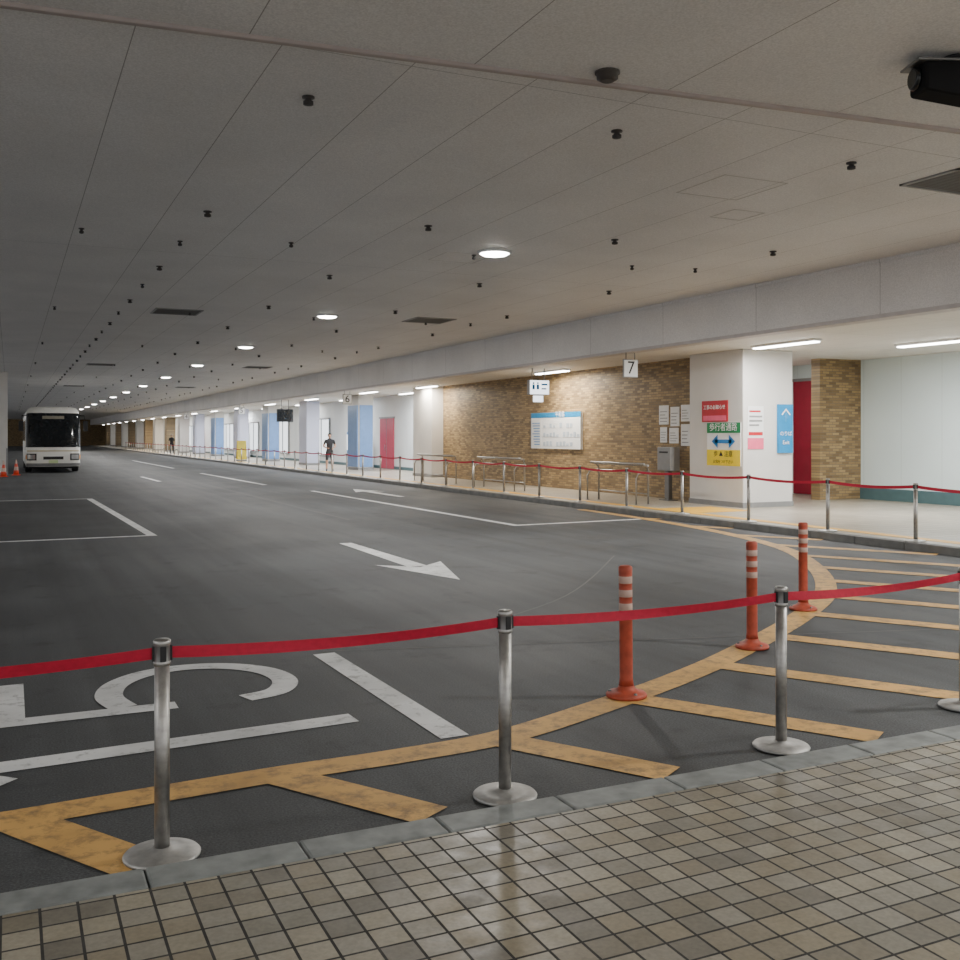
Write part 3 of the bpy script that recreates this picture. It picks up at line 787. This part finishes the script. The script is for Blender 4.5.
# ------------------------------------------------------------ people
def person(name, loc, rz, J, cloth, hold=None):
    r = root(name, loc, (0,0,rz))
    names=list(J.keys()); idx={n:i for i,n in enumerate(names)}
    E=[('pelvis','waist'),('waist','chest'),('chest','upchest'),('upchest','neck'),('neck','skull')]
    for s in 'LR':
        E+=[('upchest','sh'+s),('sh'+s,'el'+s),('el'+s,'wr'+s),('pelvis','hip'+s),('hip'+s,'kn'+s),('kn'+s,'an'+s),('an'+s,'toe'+s)]
    me=bpy.data.meshes.new(name+'_skel'); me.from_pydata([J[n][0] for n in names],[(idx[a],idx[b]) for a,b in E],[])
    o=bpy.data.objects.new('tmp',me); COL.objects.link(o)
    o.modifiers.new('skin','SKIN')
    lay=me.skin_vertices[0].data if len(me.skin_vertices) else None
    if lay:
        for n in names:
            lay[idx[n]].radius=J[n][1]; lay[idx[n]].use_root=(n=='pelvis')
    sb=o.modifiers.new('sub','SUBSURF'); sb.levels=2; sb.render_levels=2
    bpy.context.view_layer.update()
    dg=bpy.context.evaluated_depsgraph_get()
    bm_me=bpy.data.meshes.new_from_object(o.evaluated_get(dg))
    bpy.data.objects.remove(o)
    mats=cloth['mats']
    bm_me.materials.clear()
    for m in mats: bm_me.materials.append(M[m] if isinstance(m,str) else m)
    for f in bm_me.polygons:
        c=f.center; best=None
        for a,b in E:
            A=Vector(J[a][0]);B=Vector(J[b][0]);t=max(0,min(1,(c-A).dot(B-A)/(B-A).length_squared))
            dd=(c-(A+t*(B-A))).length-(J[a][1][0]*(1-t)+J[b][1][0]*t)
            if best is None or dd<best[0]: best=(dd,a,b,t)
        _,a,b,t=best
        mi=0
        if (a,b) in (('pelvis','waist'),): mi=2 if t<0.5 else 1
        elif (a,b) in (('waist','chest'),('chest','upchest')): mi=1
        elif a=='upchest' and b[:2]=='sh': mi=1
        elif (a,b)==('upchest','neck'): mi=1 if t<0.55 else 0
        elif a[:2]=='sh': mi=1 if t<cloth['sleeve'] else 0
        elif a=='pelvis': mi=2
        elif a[:3]=='hip': mi=2 if t<cloth['thigh'] else 0
        elif a[:2]=='kn': mi=(2 if t<cloth['calf'] else 0) if t<0.93 else 3
        elif a[:2]=='an': mi=3
        f.material_index=mi; f.use_smooth=True
    obj('body',bm_me,r)
    bm=bmesh.new(); hc=Vector(J['skull'][0])+Vector((0,-0.012,0.085))
    def shp(p):
        q=p.copy()
        if p.z<0: q.x*=1-0.38*(-p.z)**1.2; q.y=q.y*(1-0.15*(-p.z)) - 0.12*(-p.z)
        if p.y<0: q.y*=0.93
        return q
    sphere(bm,hc,(0.077,0.097,0.118),0,24,18,shp)
    tube(bm,[hc+Vector((0,-0.088,0.012)),hc+Vector((0,-0.106,-0.022)),hc+Vector((0,-0.092,-0.032))],[0.007,0.014,0.010],8,0)
    for s in (-1,1):
        sphere(bm,hc+Vector((s*0.078,0.008,-0.008)),(0.010,0.020,0.031),0,10,8)
        sphere(bm,hc+Vector((s*0.030,-0.081,0.004)),(0.013,0.010,0.008),1,10,8)
        sphere(bm,hc+Vector((s*0.030,-0.089,0.004)),(0.006,0.004,0.006),2,8,6)
        tube(bm,[hc+Vector((s*0.015,-0.089,0.024)),hc+Vector((s*0.045,-0.080,0.025))],0.004,6,2)
    sphere(bm,hc+Vector((0,-0.089,-0.055)),(0.024,0.008,0.007),3,12,6)
    obj('head',mesh_from(bm,'head',['skin','white','hair','lip']),r)
    bm=bmesh.new(); vs=sphere(bm,hc+Vector((0,0.010,0.016)),(0.088,0.103,0.118),0,24,18)
    rem=[v for v in bm.verts if (v.co-hc).y<-0.035 and (v.co-hc).z<0.055 or (v.co-hc).z<-0.055 or ((v.co-hc).z<0.0 and (v.co-hc).y<0.01)]
    bmesh.ops.delete(bm,geom=rem,context='VERTS')
    o=obj('hair',mesh_from(bm,'hair',['hair']),r); sm=o.modifiers.new('s','SOLIDIFY'); sm.thickness=0.008
    for s in 'LR':
        w=Vector(J['wr'+s][0]); e=Vector(J['el'+s][0]); d=(w-e).normalized()
        n=d.cross(Vector((0,1,0))); n = n.normalized() if n.length>0.1 else Vector((1,0,0))
        a=n.cross(d).normalized()
        bm=bmesh.new()
        pc=w+d*0.05
        R=Matrix((a,d,n)).transposed()
        vs=sphere(bm,(0,0,0),(0.040,0.058,0.017),0,14,10)
        for v in vs: v.co=pc+R@v.co
        for i,(off,ln) in enumerate(((-0.028,0.068),(-0.010,0.078),(0.010,0.074),(0.028,0.058))):
            b0=w+d*0.085+a*off; p1=b0+d*ln*0.45+n*0.008; p2=p1+d*ln*0.32+n*0.022; p3=p2+d*ln*0.18+n*0.022
            tube(bm,[b0,p1,p2,p3],[0.0095,0.009,0.008,0.005],8,0)
        b0=w+d*0.03-a*0.030; tube(bm,[b0,b0-a*0.022+d*0.03+n*0.006,b0-a*0.026+d*0.058+n*0.014],[0.012,0.010,0.006],8,0)
        obj('hand_'+s,mesh_from(bm,'hand',['skin']),r)
    if hold:
        boxobj('phone',hold,'black',r,bevel=0.004)
    return r

J1={'pelvis':((0,0,0.95),(0.145,0.105)),'waist':((0,0.0,1.08),(0.13,0.095)),'chest':((0,0.0,1.27),(0.165,0.115)),
'upchest':((0,0.01,1.40),(0.14,0.10)),'neck':((0,0.01,1.49),(0.052,0.055)),'skull':((0,-0.005,1.56),(0.055,0.06))}
for s,k in (('L',1),('R',-1)):
    J1.update({'sh'+s:((k*0.185,0.01,1.405),(0.066,0.066)),'el'+s:((k*0.28,0.03,1.15),(0.046,0.046)),'wr'+s:((k*0.15,-0.20,1.08),(0.030,0.026)),
    'hip'+s:((k*0.10,0,0.88),(0.105,0.10)),'kn'+s:((k*0.12,-0.01,0.49),(0.066,0.066)),'an'+s:((k*0.13,0.02,0.085),(0.040,0.044)),'toe'+s:((k*0.15,-0.14,0.036),(0.042,0.030))})
person('standing_man',(13.4,44.9,SW),math.radians(-10),J1,{'mats':['skin','shirt','shorts','shoe'],'sleeve':0.55,'thigh':0.92,'calf':0.0},hold=(-0.04,-0.31,1.06,0.04,-0.30,1.20))
J2=dict(J1)
J2.update({'elL':((0.24,0.06,1.14),(0.044,0.044)),'wrL':((0.23,-0.05,0.90),(0.028,0.024)),'elR':((-0.24,-0.02,1.14),(0.044,0.044)),'wrR':((-0.23,-0.16,0.93),(0.028,0.024)),
'knL':((0.10,-0.16,0.50),(0.062,0.062)),'anL':((0.10,-0.20,0.085),(0.038,0.042)),'toeL':((0.11,-0.36,0.040),(0.040,0.030)),
'knR':((-0.10,0.02,0.50),(0.062,0.062)),'anR':((-0.10,0.22,0.13),(0.038,0.042)),'toeR':((-0.11,0.09,0.04),(0.040,0.030))})
person('walking_man',(13.5,95.6,SW),math.radians(5),J2,{'mats':['skin','shirt','shorts','shoe'],'sleeve':0.95,'thigh':1.1,'calf':1.1})

# ------------------------------------------------------------ world + camera
w = bpy.data.worlds.new('world'); scene.world = w; w.use_nodes = True
w.node_tree.nodes['Background'].inputs[0].default_value = (0.97,0.98,1.0,1)
w.node_tree.nodes['Background'].inputs[1].default_value = 1.0
cam = bpy.data.cameras.new('camera'); co = bpy.data.objects.new('camera', cam); COL.objects.link(co)
co.location = (0,0,1.75); co.rotation_euler = (math.radians(90),0,-math.atan(0.47))
cam.sensor_width = 36; cam.lens = 37.5; cam.shift_y = -44/960; cam.clip_end = 500; cam.clip_start = 0.05
scene.camera = co
